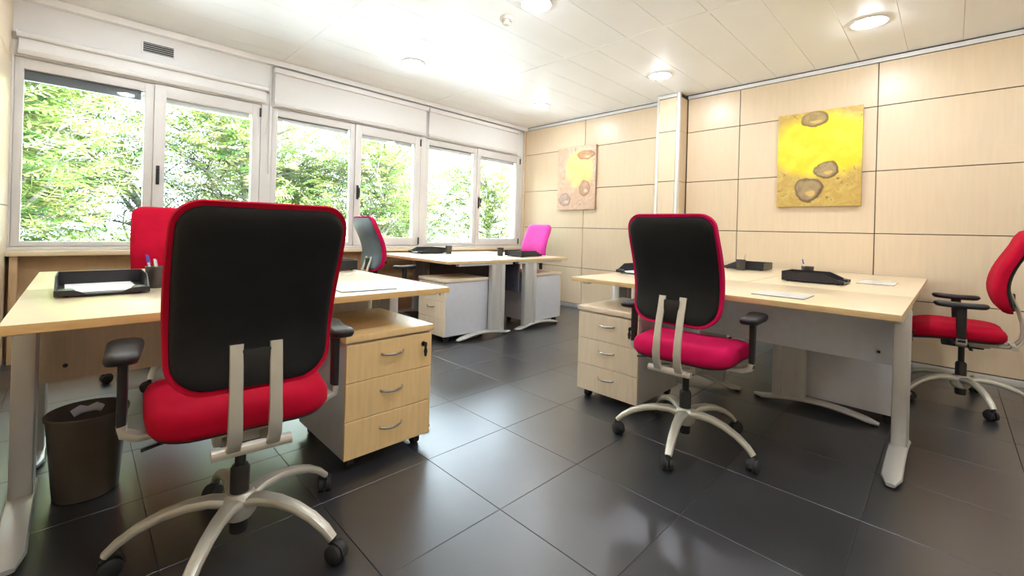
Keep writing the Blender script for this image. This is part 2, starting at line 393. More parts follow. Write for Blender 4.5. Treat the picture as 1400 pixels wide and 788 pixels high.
# ceiling lamps
def downlight(label, x, y):
    t = thing('ceiling_downlight', label, 'ceiling light', (x, y, H), 0, 'round ceiling downlights')
    G().lathe([(.088, .0), (.088, -.006), (.108, -.010), (.114, -.002), (.114, 0)], n=32).obj('ring', 'white_pl', t)
    G().lathe([(.0005, -.032), (.035, -.030), (.062, -.023), (.080, -.012), (.087, -.002)], n=32).obj('diffuser', 'lamp', t)
DL = [(-2.68, -1.035, 'round ceiling downlight in front of the middle window, near the blinds'),
      (-.79, -1.035, 'round ceiling downlight in the corner between windows and wood wall'),
      (-.82, -2.67, 'round ceiling downlight just in front of the boxed column'),
      (-.85, -4.32, 'round ceiling downlight above the far desk, before the large yellow painting'),
      (-2.69, -2.67, 'round ceiling downlight beside the smoke detector'),
      (-2.69, -4.32, 'round ceiling downlight over the near edge of the big desk group'),
      (-4.57, -1.035, 'round ceiling downlight in front of the first window'),
      (-4.57, -2.67, 'round ceiling downlight above the desk with the waste bin'),
      (-4.57, -4.32, 'round ceiling downlight over the open floor by the left wall'),
      (-2.69, -6.0, 'round ceiling downlight near the back wall, middle'),
      (-.85, -6.0, 'round ceiling downlight near the back wall, beside the wood wall'),
      (-4.57, -6.0, 'round ceiling downlight near the back wall, beside the left wall')]
for x, y, l in DL: downlight(l, x, y)
sd = thing('smoke_detector', 'small beige smoke detector on the white ceiling', 'smoke detector', (-2.69, -2.365, H))
G().lathe([(.05, 0), (.05, -.018), (.042, -.024), (.0005, -.024)], n=24).obj('base', 'detector', sd)
G().lathe([(.028, -.022), (.030, -.045), (.022, -.055), (.0005, -.056)], n=20).obj('sensor_head', 'detector', sd)
G().lathe([(.0302, -.032), (.0318, -.034), (.0302, -.036)], n=20).obj('slot_ring', 'black', sd)

# ------------------------------------------------------------------ desks
DZ = 0.758; TT = 0.028
def desk(label, L, D, loc, rz, legs=(-1, 1), foot_in=.04, group='office desks', modesty=True, inset=.06, edge='wood_edge', pm='blue_grey'):
    """local: length along x, user side at -y (y = 0 is the rear edge), origin on floor at the rear centre"""
    t = thing('office_desk', label, 'desk', loc, rz, group)
    d = G().box(-L / 2, L / 2, -D, 0, DZ - TT, DZ, bev=.0025).obj('desktop', ['wood_desk', edge], t)
    for p in d.data.polygons:
        if abs(p.normal.z) < .5: p.material_index = 1
    if modesty:
        mp_ = G().box(-L / 2 + inset + .03, L / 2 - inset - .03, -.115, -.097, .40, DZ - TT - .004, bev=.002).obj('modesty_panel', pm, t)
        for x in (-L / 2 + inset + .10, L / 2 - inset - .10):
            G().cyl((x, -.118, .46), (x, -.094, .46), .008, n=10).obj('bolt', 'black', mp_)
    for s in legs:
        x = s * (L / 2 - inset)
        g = G()
        # fluted wide column: two rounded edges and a recessed channel
        for ya, yb, wdt in ((-.325, -.27, .06), (-.20, -.145, .06)): g.box(x - wdt / 2, x + wdt / 2, ya, yb, .04, DZ - TT - .02, bev=.012)
        g.box(x - .021, x + .021, -.285, -.185, .04, DZ - TT - .02)
        lg = g.obj('leg', 'silver', t)
        n = 12; pts = []; sz = []
        for i in range(n + 1):
            u = i / n; y = -D + foot_in + .095 + u * (D - foot_in - .135)
            z = .016 + .040 * math.sin(PI * min(1, u * 1.08 + .0)) ** 1.0 if u < .92 else .016 + .040 * math.sin(PI * min(1, u * 1.08))
            pts.append((x, y, z)); e = min(1, .45 + min(u, 1 - u) * 12); sz.append((.072 * e, .026 * min(1, e + .2)))
        g = G(); g.tube(pts, sz, 14, (1, 0, 0), 3.2); g.obj('foot', 'silver', lg)
        for y in (pts[0][1] + .02, pts[-1][1] - .02):
            G().cyl((x, y, 0), (x, y, .012), .018, n=10).obj('glide', 'rubber', lg)
        G().box(x - .025, x + .025, -D + .12, -.04, DZ - TT - .024, DZ - TT - .001, bev=.004).obj('support_arm', 'silver', lg)
    return t
# left group (near desk user at -y side, far desk user at +y side)
LX0, LX1 = -5.11, -3.63; lc = (LX0 + LX1) / 2; LL = LX1 - LX0
desk('beech desk with the waste bin under it, closest to the left wall', LL, .83, (lc, -2.175, 0), 0, inset=.02, edge='edge_warm_lit', pm='wood_ped')
desk('beech desk under the first window, behind the desk with the waste bin', LL, .83, (lc, -2.17, 0), PI, inset=.03)
# back group: users at -x and +x
desk('beech desk under the middle window with reflection-tinted chair', 1.46, .86, (-1.735, -.87, 0), -PI / 2, inset=.03, pm='shaded_lam')
desk('beech desk in the corner in front of the daylight-tinted chair', 1.46, .86, (-1.73, -.87, 0), PI / 2, inset=.03, pm='shaded_lam')
# right group
desk('long beech desk with three drawer pedestal and chair seen from behind', 1.645, .83, (-1.80, -3.825, 0), -PI / 2, inset=.03)
desk('beech desk reaching the wood wall below the large yellow painting', 1.73, .815, (-.93, -3.833, 0), 0)
desk('beech desk against the wood wall beside the boxed column', 1.73, .81, (-.93, -3.828, 0), PI)

# ------------------------------------------------------------------ pedestals
def pedestal():
    W, D, z0, z1 = .43, .53, .055, .585
    t = thing('drawer_pedestal', '', 'pedestal')
    G().box(-W / 2 + .004, W / 2 - .004, .018, D, z0, z1 - .03, bev=.002).obj('body', 'grey_lam', t)
    d = G().box(-W / 2 - .004, W / 2 + .004, -.006, D + .004, z1 - .028, z1, bev=.002).obj('top', ['wood_ped', 'wood_edge'], t)
    dh = (z1 - .038 - z0) / 3
    for k in range(3):
        za = z0 + k * dh + .0015; zb = za + dh - .003
        dr = G().box(-W / 2 + .002, W / 2 - .002, 0, .0165, za, zb, bev=.0015, seg=1).obj('drawer', 'wood_ped', t)
        zc = (za + zb) / 2 + .02
        n = 10; pts = [(-.055, .004, zc)] + [(-.055 + .11 * i / n, -.006 - .022 * math.sin(PI * i / n) ** .6, zc - .004 * math.sin(PI * i / n)) for i in range(n + 1)] + [(.055, .004, zc)]
        g = G(); g.tube(pts, (.012, .007), 8, (0, 0, 1)); g.obj('handle', 'chrome', dr, 'bowed satin metal handle')
        if k == 2:
            g = G(); g.cyl((.165, .002, zc + .012), (.165, -.006, zc + .012), .011, n=14); g.box(.162, .168, -.03, -.004, zc + .002, zc + .022, bev=.002); g.obj('lock', 'black', dr, 'small black lock with key')
            g = G(); g.tube([(.165, -.02, zc + .006), (.165, -.022, zc - .02), (.165, -.022, zc - .045)], [(.006, .004), (.022, .005), (.012, .004)], 8, (1, 0, 0)); g.obj('key', 'black', dr)
    for x in (-W / 2 + .05, W / 2 - .05):
        for y in (.06, D - .05):
            g = G(); g.cyl((x - .016, y, .024), (x + .016, y, .024), .024, n=14); g.cyl((x, y, .03), (x, y, z0 + .001), .012, n=10)
            g.obj('caster', 'rubber', t)
    return t
P0 = pedestal()
PED = [((-3.94, -3.00, 0), 0, 'three drawer pedestal with beech fronts tinted for warm light under desk beside the waste bin'),
       ((-2.655, -3.305, 0), -PI / 2, 'three drawer pedestal standing next to the swivel chair with daylight-tinted seat'),
       ((-2.58, -1.318, 0), -PI / 2, 'three drawer pedestal under the desk with reflection-tinted chair'),
       ((-.89, -1.31, 0), PI / 2, 'pedestal turned with grey side out beneath the corner desk'),
       ((-1.45, -4.60, 0), 0, 'grey sided pedestal under the desk below the large yellow painting')]
for i, (l, r, lab) in enumerate(PED):
    o = P0 if i == 0 else copy_tree(P0)
    o.location = l; o.rotation_euler = (0, 0, r); o['label'] = lab; o['group'] = 'drawer pedestals'
for c in P0.children:                       # same beech; warm local light put into the first pedestal's fronts and top
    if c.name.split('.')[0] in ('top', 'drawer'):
        c.data = c.data.copy(); c.data.materials[0] = M['wood_warm_lit']

# ------------------------------------------------------------------ chairs
def rrect(w0, w1, h, r0, r1, bulge=.0, n=6, k=8):
    """outline in (a, b): b from 0 to h, width w0 at b = 0, w1 at b = h, corner radii r0 / r1"""
    c = [(-w0 / 2 + r0, r0, r0, PI, 1.5 * PI), (w0 / 2 - r0, r0, r0, 1.5 * PI, 2 * PI), (w1 / 2 - r1, h - r1, r1, 0, .5 * PI), (-w1 / 2 + r1, h - r1, r1, .5 * PI, PI)]
    out = []
    for q, (cx, cy, r, a0, a1) in enumerate(c):
        for i in range(n + 1):
            a = a0 + (a1 - a0) * i / n; out.append((cx + r * math.cos(a), cy + r * math.sin(a)))
        nx = c[(q + 1) % 4]; p0 = out[-1]; p1 = (nx[0] + nx[2] * math.cos(nx[3]), nx[1] + nx[2] * math.sin(nx[3]))
        for i in range(1, k):
            u = i / k; out.append((p0[0] + (p1[0] - p0[0]) * u, p0[1] + (p1[1] - p0[1]) * u))
    h2 = h / 2
    return [(a * (1 + bulge * (1 - ((b - h2) / h2) ** 2)), b) for a, b in out]
def pad_mesh(outline, layers, f):
    cx = sum(p[0] for p in outline) / len(outline); cy = sum(p[1] for p in outline) / len(outline)
    g = G(); rs = []
    for sc, ins, t in layers:
        r = []
        for a, b in outline:
            da, db = a - cx, b - cy; d = math.hypot(da, db)
            q = max(.002, sc - ins / d)
            r.append(Vector(f(cx + da * q, cy + db * q, t)))
        rs.append(r)
    g.rings(rs); return g
BACK_Z = .625; BACK_H = .525
def back_prof(z):           # x of the rear face along the height: lumbar bulge forward, top leaning back
    u = (z - BACK_Z) / BACK_H
    return -.235 + .055 * math.sin(PI * min(1, max(0, u * 1.15 + .05))) * (1 - .3 * u) - .115 * max(0, u - .25) ** 1.35
def make_chair(fabric, shell, bz=0.0, bx=0.0):
    t = thing('swivel_chair', '', 'chair')
    # base legs and casters (five)
    for k in range(5):
        a = 2 * PI * k / 5 + PI
        ca, sa = math.cos(a), math.sin(a)
        prof = [(.025, .148), (.08, .162), (.14, .162), (.20, .150), (.26, .126), (.305, .096), (.334, .067)]
        sz = [(.062, .036), (.052, .036), (.044, .034), (.041, .031), (.039, .028), (.037, .026), (.032, .024)]
        g = G(); g.tube([(r * ca, r * sa, z) for r, z in prof], sz, 12, (-sa, ca, 0), 2.4); bl = g.obj('base_leg', 'chair_metal', t)
        cx, cy = .335 * ca, .335 * sa; b = a + .9 + k * 1.3; cb_, sb = math.cos(b), math.sin(b)
        ox, oy = cx + cb_ * .014, cy + sb * .014
        g = G()
        for s in (-1, 1):
            p = Vector((ox - sb * s * .006, oy + cb_ * s * .006, .029)); q = Vector((ox - sb * s * .026, oy + cb_ * s * .026, .029))
            m_ = p.lerp(q, .75); g.cyl(p, m_, .029, n=18); g.cyl(m_, q, .029, .021, n=18)
        g.tube([(cx, cy, .05), (cx, cy, .075)], (.018, .018), 10, (1, 0, 0))
        hood = [Vector((ox + cb_ * .033 * math.cos(w_), oy + sb * .033 * math.cos(w_), .029 + .033 * math.sin(w_))) for w_ in [i * PI / 8 for i in range(0, 7)]]
        g.tube(hood, (.020, .006), 8, (-sb, cb_, 0), 4)
        g.obj('caster', 'rubber', bl)
    G().lathe([(.0005, .095), (.038, .095), (.050, .112), (.050, .162), (.036, .178), (.0005, .178)], n=24).obj('hub', 'chair_metal', t)
    gl = G().lathe([(.0005, .05), (.026, .05), (.028, .06), (.028, .255), (.022, .265), (.0005, .265)], n=20).obj('gas_lift', 'black', t)
    G().cyl((0, 0, .26), (0, 0, .39), .016, n=16).obj('piston', 'steel_dark', gl)
    mc = G().box(-.10, .10, -.07, .07, .372, .418, bev=.012).obj('mechanism', 'black', t)
    g = G(); g.tube([(-.02, .06, .40), (-.02, .17, .405), (-.03, .25, .392)], [(.012, .012), (.011, .011), (.02, .009)], 8, (1, 0, 0)); g.obj('lever', 'black', mc)
    fr = G().box(-.125, .03, -.088, .088, .386, .428, bev=.012).obj('seat_bracket', 'chair_metal', t)
    # seat (outline a = y, b = x)
    ol = rrect(.46, .485, .485, .10, .09, .055)
    def fs(a, b, tt):
        x = b - .19; u = max(0, (x - .10) / .17)
        return (x, a, .435 + tt - .028 * u * u + .012 * (abs(a) / .25) ** 2 * (1 if tt > .04 else 0))
    sh = pad_mesh(ol, [(.02, 0, -.006), (.5, 0, -.006), (1, .05, -.004), (1, .018, .006), (1, .010, .020), (1, .03, .022), (.02, 0, .022)], fs).obj('seat_shell', 'black', t)
    pad_mesh(ol, [(.02, 0, .014), (.6, 0, .014), (1, .012, .014), (1, .0, .030), (1, .0, .052), (1, .010, .072), (1, .03, .085), (1, .065, .092), (.6, 0, .094), (.3, 0, .093), (.02, 0, .092)], fs).obj('seat', fabric, t, angle=60)
    # backrest: cushion and rear shell (outline a = y, b = z)
    ol = rrect(.40, .40, BACK_H, .085, .06, .075)
    def fb(a, b, tt):
        z = BACK_Z + b
        return (back_prof(z) + tt + .28 * a * a + bx * (.35 + .9 * b / BACK_H), a, z + bz)
    pad_mesh(ol, [(.02, 0, .010), (.6, 0, .010), (1, .020, .008), (1, .004, .006), (1, 0, .018), (1, .0, .034), (1, .010, .052), (1, .035, .064), (.75, 0, .069), (.5, 0, .070), (.25, 0, .070), (.02, 0, .070)], fb).obj('backrest', fabric, t, angle=60)
    bs = pad_mesh(ol, [(.02, 0, -.012), (.3, 0, -.012), (.55, 0, -.012), (.8, 0, -.010), (1, .034, -.007), (1, .020, -.001), (1, .016, .008), (1, .016, .013), (.6, 0, .014), (.02, 0, .014)], fb).obj('back_shell', shell, t, angle=50)
    g = G(); g.box(back_prof(.69) - .022 + bx * .4, back_prof(.69) - .006 + bx * .4, -.036, .036, .64 + bz, .745 + bz, bev=.004); g.obj('lumbar_plate', 'black', bs)
    # two flat support bars
    for s in (-1, 1):
        y = s * .049
        pts = [(back_prof(.76) - .014 + bx * .6, .76 + bz), (back_prof(.71) - .018 + bx * .5, .71 + bz), (back_prof(.65) - .022 + bx * .3, .65 + bz), (-.262, .56), (-.268, .50), (-.262, .455), (-.240, .422), (-.20, .408), (-.12, .405)]
        g = G(); g.tube([(x, y, z) for x, z in pts], [(.034, .010)] + [(.034, .012)] * 3 + [(.036, .016)] * 3 + [(.036, .022)] * 2, 12, (0, 1, 0), 6)
        g.obj('support_bar', 'chair_metal', t)
    G().tube([(-.225, -.10, .412), (-.225, .10, .412)], (.035, .03), 12, (1, 0, 0), 2.5).obj('cross_tube', 'chair_metal', t)
    # armrests
    for s in (-1, 1):
        g = G(); g.tube([(.02, s * .295, .655), (.015, s * .295, .44)], [(.052, .026), (.040, .024)], 12, (1, 0, 0), 4)
        ar = g.obj('armrest', 'black', t)
        ol2 = rrect(.075, .088, .245, .03, .036, 0, n=5, k=3)
        fp = lambda a, b, tt: (b - .10, s * .295 + a, .652 + tt + .006 * abs((b - .12) / .12) ** 2)
        pad_mesh(ol2, [(.02, 0, 0), (.7, 0, 0), (1, .010, 0), (1, .0, .010), (1, .0, .020), (1, .008, .028), (1, .02, .031), (.3, 0, .032), (.02, 0, .032)], fp).obj('arm_pad', 'black', ar, angle=50)
        g = G(); g.tube([(.015, s * .295, .462), (.015, s * .291, .435), (.015, s * .26, .420), (.02, s * .18, .416), (.03, s * .08, .412)], [(.05, .026), (.052, .024), (.05, .022), (.05, .020), (.05, .018)], 12, (1, 0, 0), 4); g.obj('arm_bracket', 'chair_metal', ar)
    return t
CH = {}
def chair(fabric, shell, loc, face, base_rot, label, bz=0.0, bx=0.0):
    k = (fabric, shell, bz, bx)
    if k not in CH: CH[k] = o = make_chair(*k); src = True
    else: o = copy_tree(CH[k])
    o.location = (loc[0], loc[1], 0); o.rotation_euler = (0, 0, face)
    # the star base turns independently of the seat
    for c in o.children:
        if c.name.split('.')[0] in ('base_leg', 'hub'): c.rotation_euler = (0, 0, base_rot - face - PI)
    o['label'] = label; o['group'] = 'swivel office chairs'
    return o
R = math.radians
chair('red', 'shell', (-4.572, -3.16), R(84), R(18), 'crimson swivel chair with black back shell beside the brown waste bin', -.045, -.07)
chair('red', 'shell', (-4.50, -1.02), R(-90), R(30), 'crimson swivel chair facing the room in front of the first window')
chair('crimson', 'shell_reflect', (-2.73, -.75), R(0), R(10), 'swivel chair with window reflection tinted into its back shell at the desk under the middle window')
chair('pink', 'shell', (-.72, -.77), R(180), R(40), 'crimson swivel chair tinted fuchsia for strong daylight in the corner by the wood wall')
chair('crimson', 'shell', (-2.75, -3.84), R(4), R(48), 'swivel chair with crimson seat tinted for daylight and black shell next to a drawer pedestal')
chair('red', 'shell', (-.78, -4.84), R(92), R(60), 'crimson swivel chair seen sideways by the wall below the large yellow painting')

# ------------------------------------------------------------------ things on the desks
def tray_mesh():
    g = G(); W, D, Hh = .27, .345, .068
    g.box(-W / 2, W / 2, 0, D, .006, .010)
    g.box(-W / 2, W / 2, D - .004, D, .006, Hh)
    for s in (-1, 1):
        poly = [(0, .006), (D, .006), (D, Hh), (D * .32, Hh), (D * .08, .030), (0, .026)]
        x0 = s * W / 2 - (.004 if s > 0 else 0)
        g.prism(poly, lambda u, v, t_: Vector((x0 + t_, u, v)), 0, .004)
    n = 16; lip = []
    for i in range(n + 1):
        u = -W / 2 + W * i / n; e = abs(u) / (W / 2); h = .011 + .016 * min(1, max(0, (e - .38) / .22))
        lip.append((u, h))
    poly = [(-W / 2, .006)] + [(W / 2, .006)] + list(reversed(lip))
    g.prism(poly, lambda u, v, t_: Vector((u, t_, v)), -.004, .004)
    for s in (-1, 1):
        g.tube([(s * (W / 2 - .03), -.006, .018), (s * (W / 2 - .03), .03, .022)], (.05, .018), 10, (1, 0, 0), 3)
        for y in (.03, D - .03): g.cyl((s * (W / 2 - .03), y, 0), (s * (W / 2 - .03), y, .007), .008, n=8)
    me = g.mesh('letter_tray'); me.materials.append(M['tray']); return me
TM = tray_mesh()
def tray(x, y, rz, label):
    o = bpy.data.objects.new('letter_tray', TM); COL.objects.link(o)
    return tag(o, label, 'letter tray', 'black letter trays on the desks', (x, y, DZ + .0005), rz)
tray(-4.888, -2.50, 0, 'black letter tray holding white paper on the desk by the left wall')
tray(-3.78, -1.66, PI, 'black letter tray seen from its closed rear on the desk under the first window')
tray(-2.17, -.36, -PI / 2, 'black letter tray on the desk with the reflection-tinted chair')
tray(-1.09, -1.25, PI / 2, 'black letter tray on the corner desk in front of the daylight-tinted chair')
tray(-2.10, -3.15, -PI / 2, 'black letter tray on the short end of the long desk, above the pedestal')
tray(-1.345, -4.295, 0, 'black letter tray on the desk below the large yellow painting')
tray(-.53, -3.27, PI, 'dark letter tray standing near the wood wall beside a beaker')
tag(G().box(-.105, .105, .02, .325, .0, .004).obj('paper_stack', 'paper'), 'white paper lying in the letter tray by the left wall', 'paper', None, (-4.888, -2.485, DZ + .011), R(1.5))
tag(G().box(-.105, .105, .02, .325, .0, .003).obj('paper_stack', 'paper'), 'white paper lying in the letter tray on the short end of the long desk', 'paper', None, (-2.12, -3.15, DZ + .011), -PI / 2)
tag(G().box(-.105, .105, .02, .325, .0, .003).obj('paper_stack', 'paper'), 'white paper lying in the letter tray under the middle window', 'paper', None, (-2.19, -.36, DZ + .011), -PI / 2)

def cup_mesh():
    g = G(); g.lathe([(.0005, 0), (.031, 0), (.033, .003), (.040, .092), (.0385, .094), (.037, .092), (.030, .006), (.0005, .006)], n=24)
    me = g.mesh('pen_cup'); me.materials.append(M['cup']); return me
CM = cup_mesh()
def cup(x, y, label):
    o = bpy.data.objects.new('pen_cup', CM); COL.objects.link(o)
    return tag(o, label, 'pen cup', 'pen cups on the desks', (x, y, DZ))
def pen(x, y, dx, dy, matn, label, ln=.14):
    t = thing('pen', label, 'pen', (x, y, DZ + .007), 0, 'pens in the cups')
    d = Vector((dx, dy, 1)).normalized()
    G().cyl((0, 0, 0), d * ln * .75, .0042, n=8).obj('barrel', 'white_pl' if matn == 'blue_pen' else matn, t)
    g = G(); g.cyl(d * ln * .75, d * ln, .005, .004, n=8); g.tube([d * ln * .97 + Vector((.006, 0, 0)), d * ln * .70 + Vector((.007, 0, 0))], (.003, .002), 6, (0, 1, 0)); g.obj('cap', matn, t)
cup(-4.717, -2.33, 'dark pen cup beside the tray with white paper')
pen(-4.724, -2.325, -.20, .08, 'blue_pen', 'blue and white pen leaning left in the cup beside the paper tray')
pen(-4.712, -2.335, -.12, -.05, 'white_pl', 'white pen standing in the cup beside the paper tray', .12)
cup(-1.83, -.56, 'dark pen cup on the desk under the middle window')
cup(-1.475, -1.08, 'dark pen cup on the corner desk in front of the daylight-tinted chair')
cup(-1.16, -4.04, 'dark pen cup behind the tray below the large yellow painting')
pen(-1.155, -4.035, .02, .22, 'blue_pen', 'blue pen in the cup behind the tray below the yellow painting')
cup(-.73, -3.45, 'dark beaker before the tray near the wood wall')
pen(-.725, -3.455, .0, -.22, 'chrome', 'thin metal pen in the beaker near the wood wall')

def desk_pad(x, y, w_, d_, rz, matn, label):
    t = thing('desk_pad', label, 'desk pad', (x, y, DZ + .0002), rz, 'flat pads on the desktops')
    G().box(-w_ / 2, w_ / 2, -d_ / 2, d_ / 2, 0, .003, bev=.001, seg=1).obj('base', 'padedge', t)
    G().box(-w_ / 2 + .002, w_ / 2 - .002, -d_ / 2 + .002, d_ / 2 - .002, .003, .0045).obj('sheet', matn, t)
desk_pad(-4.00, -2.74, .26, .36, R(-4), 'paper', 'white flat pad on the desk above the warm-light tinted pedestal')
desk_pad(-2.37, -4.17, .22, .235, 0, 'pad', 'pale flat pad near the front edge of the long desk')
desk_pad(-.98, -4.42, .34, .20, 0, 'pad', 'pale flat pad on the desk below the large yellow painting')
desk_pad(-2.16, -1.12, .22, .32, 0, 'paper', 'white flat pad on the desk under the middle window')

# waste bin
b = thing('waste_bin', 'brown plastic waste bin on the tiled floor under the desk', 'waste bin', (-4.922, -2.45, 0))
G().lathe([(.0005, 0), (.088, 0), (.094, .006), (.116, .300), (.121, .302), (.122, .314), (.118, .318), (.114, .312), (.110, .300), (.090, .012), (.0005, .010)], n=36).obj('body', 'bin', b)
g = G(); g.tube([(-.045, .098, .278), (-.02, .104, .29), (.0, .106, .285), (.025, .104, .29), (.045, .098, .28)], [(.012, .03), (.012, .034), (.012, .022), (.012, .034), (.012, .028)], 10, (0, 1, 0)); g.obj('grip', 'grey_lam', b)

# ------------------------------------------------------------------ paintings
def painting_mat(name, base, field, low, fc, fr_, stones, streak):
    m, N, L, P = new_mat(name); P.inputs['Roughness'].default_value = 0.55
    tc = N.new('ShaderNodeTexCoord')
    nz = N.new('ShaderNodeTexNoise'); nz.inputs['Scale'].default_value = 7; nz.inputs['Detail'].default_value = 6
    L.new(tc.outputs['Object'], nz.inputs['Vector'])
    sub = N.new('ShaderNodeVectorMath'); sub.operation = 'MULTIPLY_ADD'; sub.inputs[1].default_value = (0, .12, .12)
    L.new(nz.outputs['Color'], sub.inputs[0]); L.new(tc.outputs['Object'], sub.inputs[2])
    of = N.new('ShaderNodeVectorMath'); of.operation = 'SUBTRACT'; of.inputs[1].default_value = (0, .06, .06); L.new(sub.outputs[0], of.inputs[0])
    def ell(src, c, r, e0, e1):
        a = N.new('ShaderNodeVectorMath'); a.operation = 'SUBTRACT'; a.inputs[1].default_value = (0, c[0], c[1]); L.new(src, a.inputs[0])
        d = N.new('ShaderNodeVectorMath'); d.operation = 'MULTIPLY'; d.inputs[1].default_value = (0, 1 / r[0], 1 / r[1]); L.new(a.outputs[0], d.inputs[0])
        l = N.new('ShaderNodeVectorMath'); l.operation = 'LENGTH'; L.new(d.outputs[0], l.inputs[0])
        q = N.new('ShaderNodeMapRange'); q.inputs[1].default_value = e0; q.inputs[2].default_value = e1; q.inputs[3].default_value = 1; q.inputs[4].default_value = 0
        L.new(l.outputs['Value'], q.inputs[0]); return q.outputs[0]
    def mix(fac, a, c2):
        x = N.new('ShaderNodeMix'); x.data_type = 'RGBA'; L.new(fac, x.inputs[0])
        if isinstance(a, tuple): x.inputs[6].default_value = (*a, 1)
        else: L.new(a, x.inputs[6])
        if isinstance(c2, tuple): x.inputs[7].default_value = (*c2, 1)
        else: L.new(c2, x.inputs[7])
        return x.outputs[2]
    n2 = N.new('ShaderNodeTexNoise'); n2.inputs['Scale'].default_value = 11; n2.inputs['Detail'].default_value = 8; n2.inputs['Distortion'].default_value = 1.2
    L.new(tc.outputs['Object'], n2.inputs['Vector'])
    rr = N.new('ShaderNodeMapRange'); rr.inputs[1].default_value = .42; rr.inputs[2].default_value = .66; L.new(n2.outputs[0], rr.inputs[0])
    c = mix(rr.outputs[0], base, low)
    n3 = N.new('ShaderNodeTexNoise'); n3.inputs['Scale'].default_value = 9; n3.inputs['Detail'].default_value = 2; L.new(tc.outputs['Object'], n3.inputs['Vector'])
    r3 = N.new('ShaderNodeMapRange'); r3.inputs[1].default_value = .4; r3.inputs[2].default_value = .65; L.new(n3.outputs[0], r3.inputs[0])
    fcol = mix(r3.outputs[0], field, tuple(min(1, x * 1.12 + .03) for x in field))
    c = mix(ell(of.outputs[0], fc, fr_, .85, 1.12), c, fcol)
    # streaks
    n4 = N.new('ShaderNodeTexNoise'); n4.inputs['Scale'].default_value = 26; n4.inputs['Detail'].default_value = 5; L.new(sub.outputs[0], n4.inputs['Vector'])
    r4 = N.new('ShaderNodeMapRange'); r4.inputs[1].default_value = .63; r4.inputs[2].default_value = .70; L.new(n4.outputs[0], r4.inputs[0])
    inv = N.new('ShaderNodeMath'); inv.operation = 'MULTIPLY'
    out_f = N.new('ShaderNodeMath'); out_f.operation = 'SUBTRACT'; out_f.inputs[0].default_value = 1; L.new(ell(of.outputs[0], fc, fr_, .8, 1.1), out_f.inputs[1])
    L.new(r4.outputs[0], inv.inputs[0]); L.new(out_f.outputs[0], inv.inputs[1])
    c = mix(inv.outputs[0], c, streak)
    of2 = N.new('ShaderNodeVectorMath'); of2.operation = 'MULTIPLY_ADD'; of2.inputs[1].default_value = (0, .09, .09); of2.inputs[2].default_value = (0, 0, 0)
    L.new(nz.outputs['Color'], of2.inputs[0]); L.new(tc.outputs['Object'], of2.inputs[2])
    for (cc, r, col, dark) in stones:
        cc = (cc[0] + .045, cc[1] + .045)
        c = mix(ell(of2.outputs[0], cc, (r[0] * 1.09, r[1] * 1.09), .94, 1.05), c, dark)
        c = mix(ell(of2.outputs[0], (cc[0] + .004, cc[1] + .005), r, .80, 1.05), c, mix(rr.outputs[0], col, tuple(x * .72 for x in col)))
        c = mix(ell(of2.outputs[0], (cc[0] - r[0] * .2, cc[1] - r[1] * .3), (r[0] * .42, r[1] * .3), .6, 1.1), c, tuple(min(1, x * 1.15 + .05) for x in base))
    L.new(c, P.inputs['Base Color'])
    bp = N.new('ShaderNodeBump'); bp.inputs['Strength'].default_value = .25; bp.inputs['Distance'].default_value = .004
    L.new(n2.outputs[0], bp.inputs['Height']); L.new(bp.outputs[0], P.inputs['Normal'])
    return m
def painting(label, y0, y1, z0, z1, mt):
    hw, hh = (y1 - y0) / 2, (z1 - z0) / 2
    t = thing('painting', label, 'painting', (-.002, (y0 + y1) / 2, z0), 0, 'abstract canvases on the wood wall')
    M[mt.name] = mt
    c = G().box(-.012, .012, -hw, hw, -hh, hh, bev=.003).obj('canvas', mt.name, t); c.location = (-.022, 0, hh)
    f = G()
    f.box(-.010, -.001, -hw + .004, hw - .004, .004, 2 * hh - .004); f.obj('stretcher', 'seam', t)
    return t
def uv(hw, hh, u, v): return (hw - 2 * hw * u, hh - 2 * hh * v)
hw, hh = .331, .451
pm1 = painting_mat('canvas_yellow', (0.56, 0.36, 0.09), (0.90, 0.66, 0.02), (0.66, 0.50, 0.14), uv(hw, hh, .55, .36), (.42, .30),
    [(uv(hw, hh, .60, .63), (.085, .075), (.46, .34, .17), (.16, .09, .03)), (uv(hw, hh, .40, .83), (.105, .105), (.42, .30, .15), (.14, .08, .03)), (uv(hw, hh, .44, .085), (.10, .07), (.44, .31, .13), (.20, .11, .03))], (.24, .14, .04))
painting('large yellow abstract canvas with grey brown round shapes on wood wall', -4.205, -3.543, 1.364, 2.267, pm1)
hw2, hh2 = .325, .443
pm2 = painting_mat('canvas_ochre', (0.66, 0.43, 0.29), (0.80, 0.60, 0.24), (0.72, 0.54, 0.42), uv(hw2, hh2, .60, .36), (.24, .27),
    [(uv(hw2, hh2, .73, .68), (.085, .095), (.58, .36, .24), (.34, .19, .12)), (uv(hw2, hh2, .22, .84), (.095, .09), (.58, .40, .33), (.36, .22, .18)), (uv(hw2, hh2, .74, .14), (.14, .06), (.60, .34, .17), (.36, .17, .07))], (.38, .22, .13))
painting('smaller ochre and pink abstract canvas on wood wall near the windows', -1.378, -.725, 1.374, 2.26, pm2)

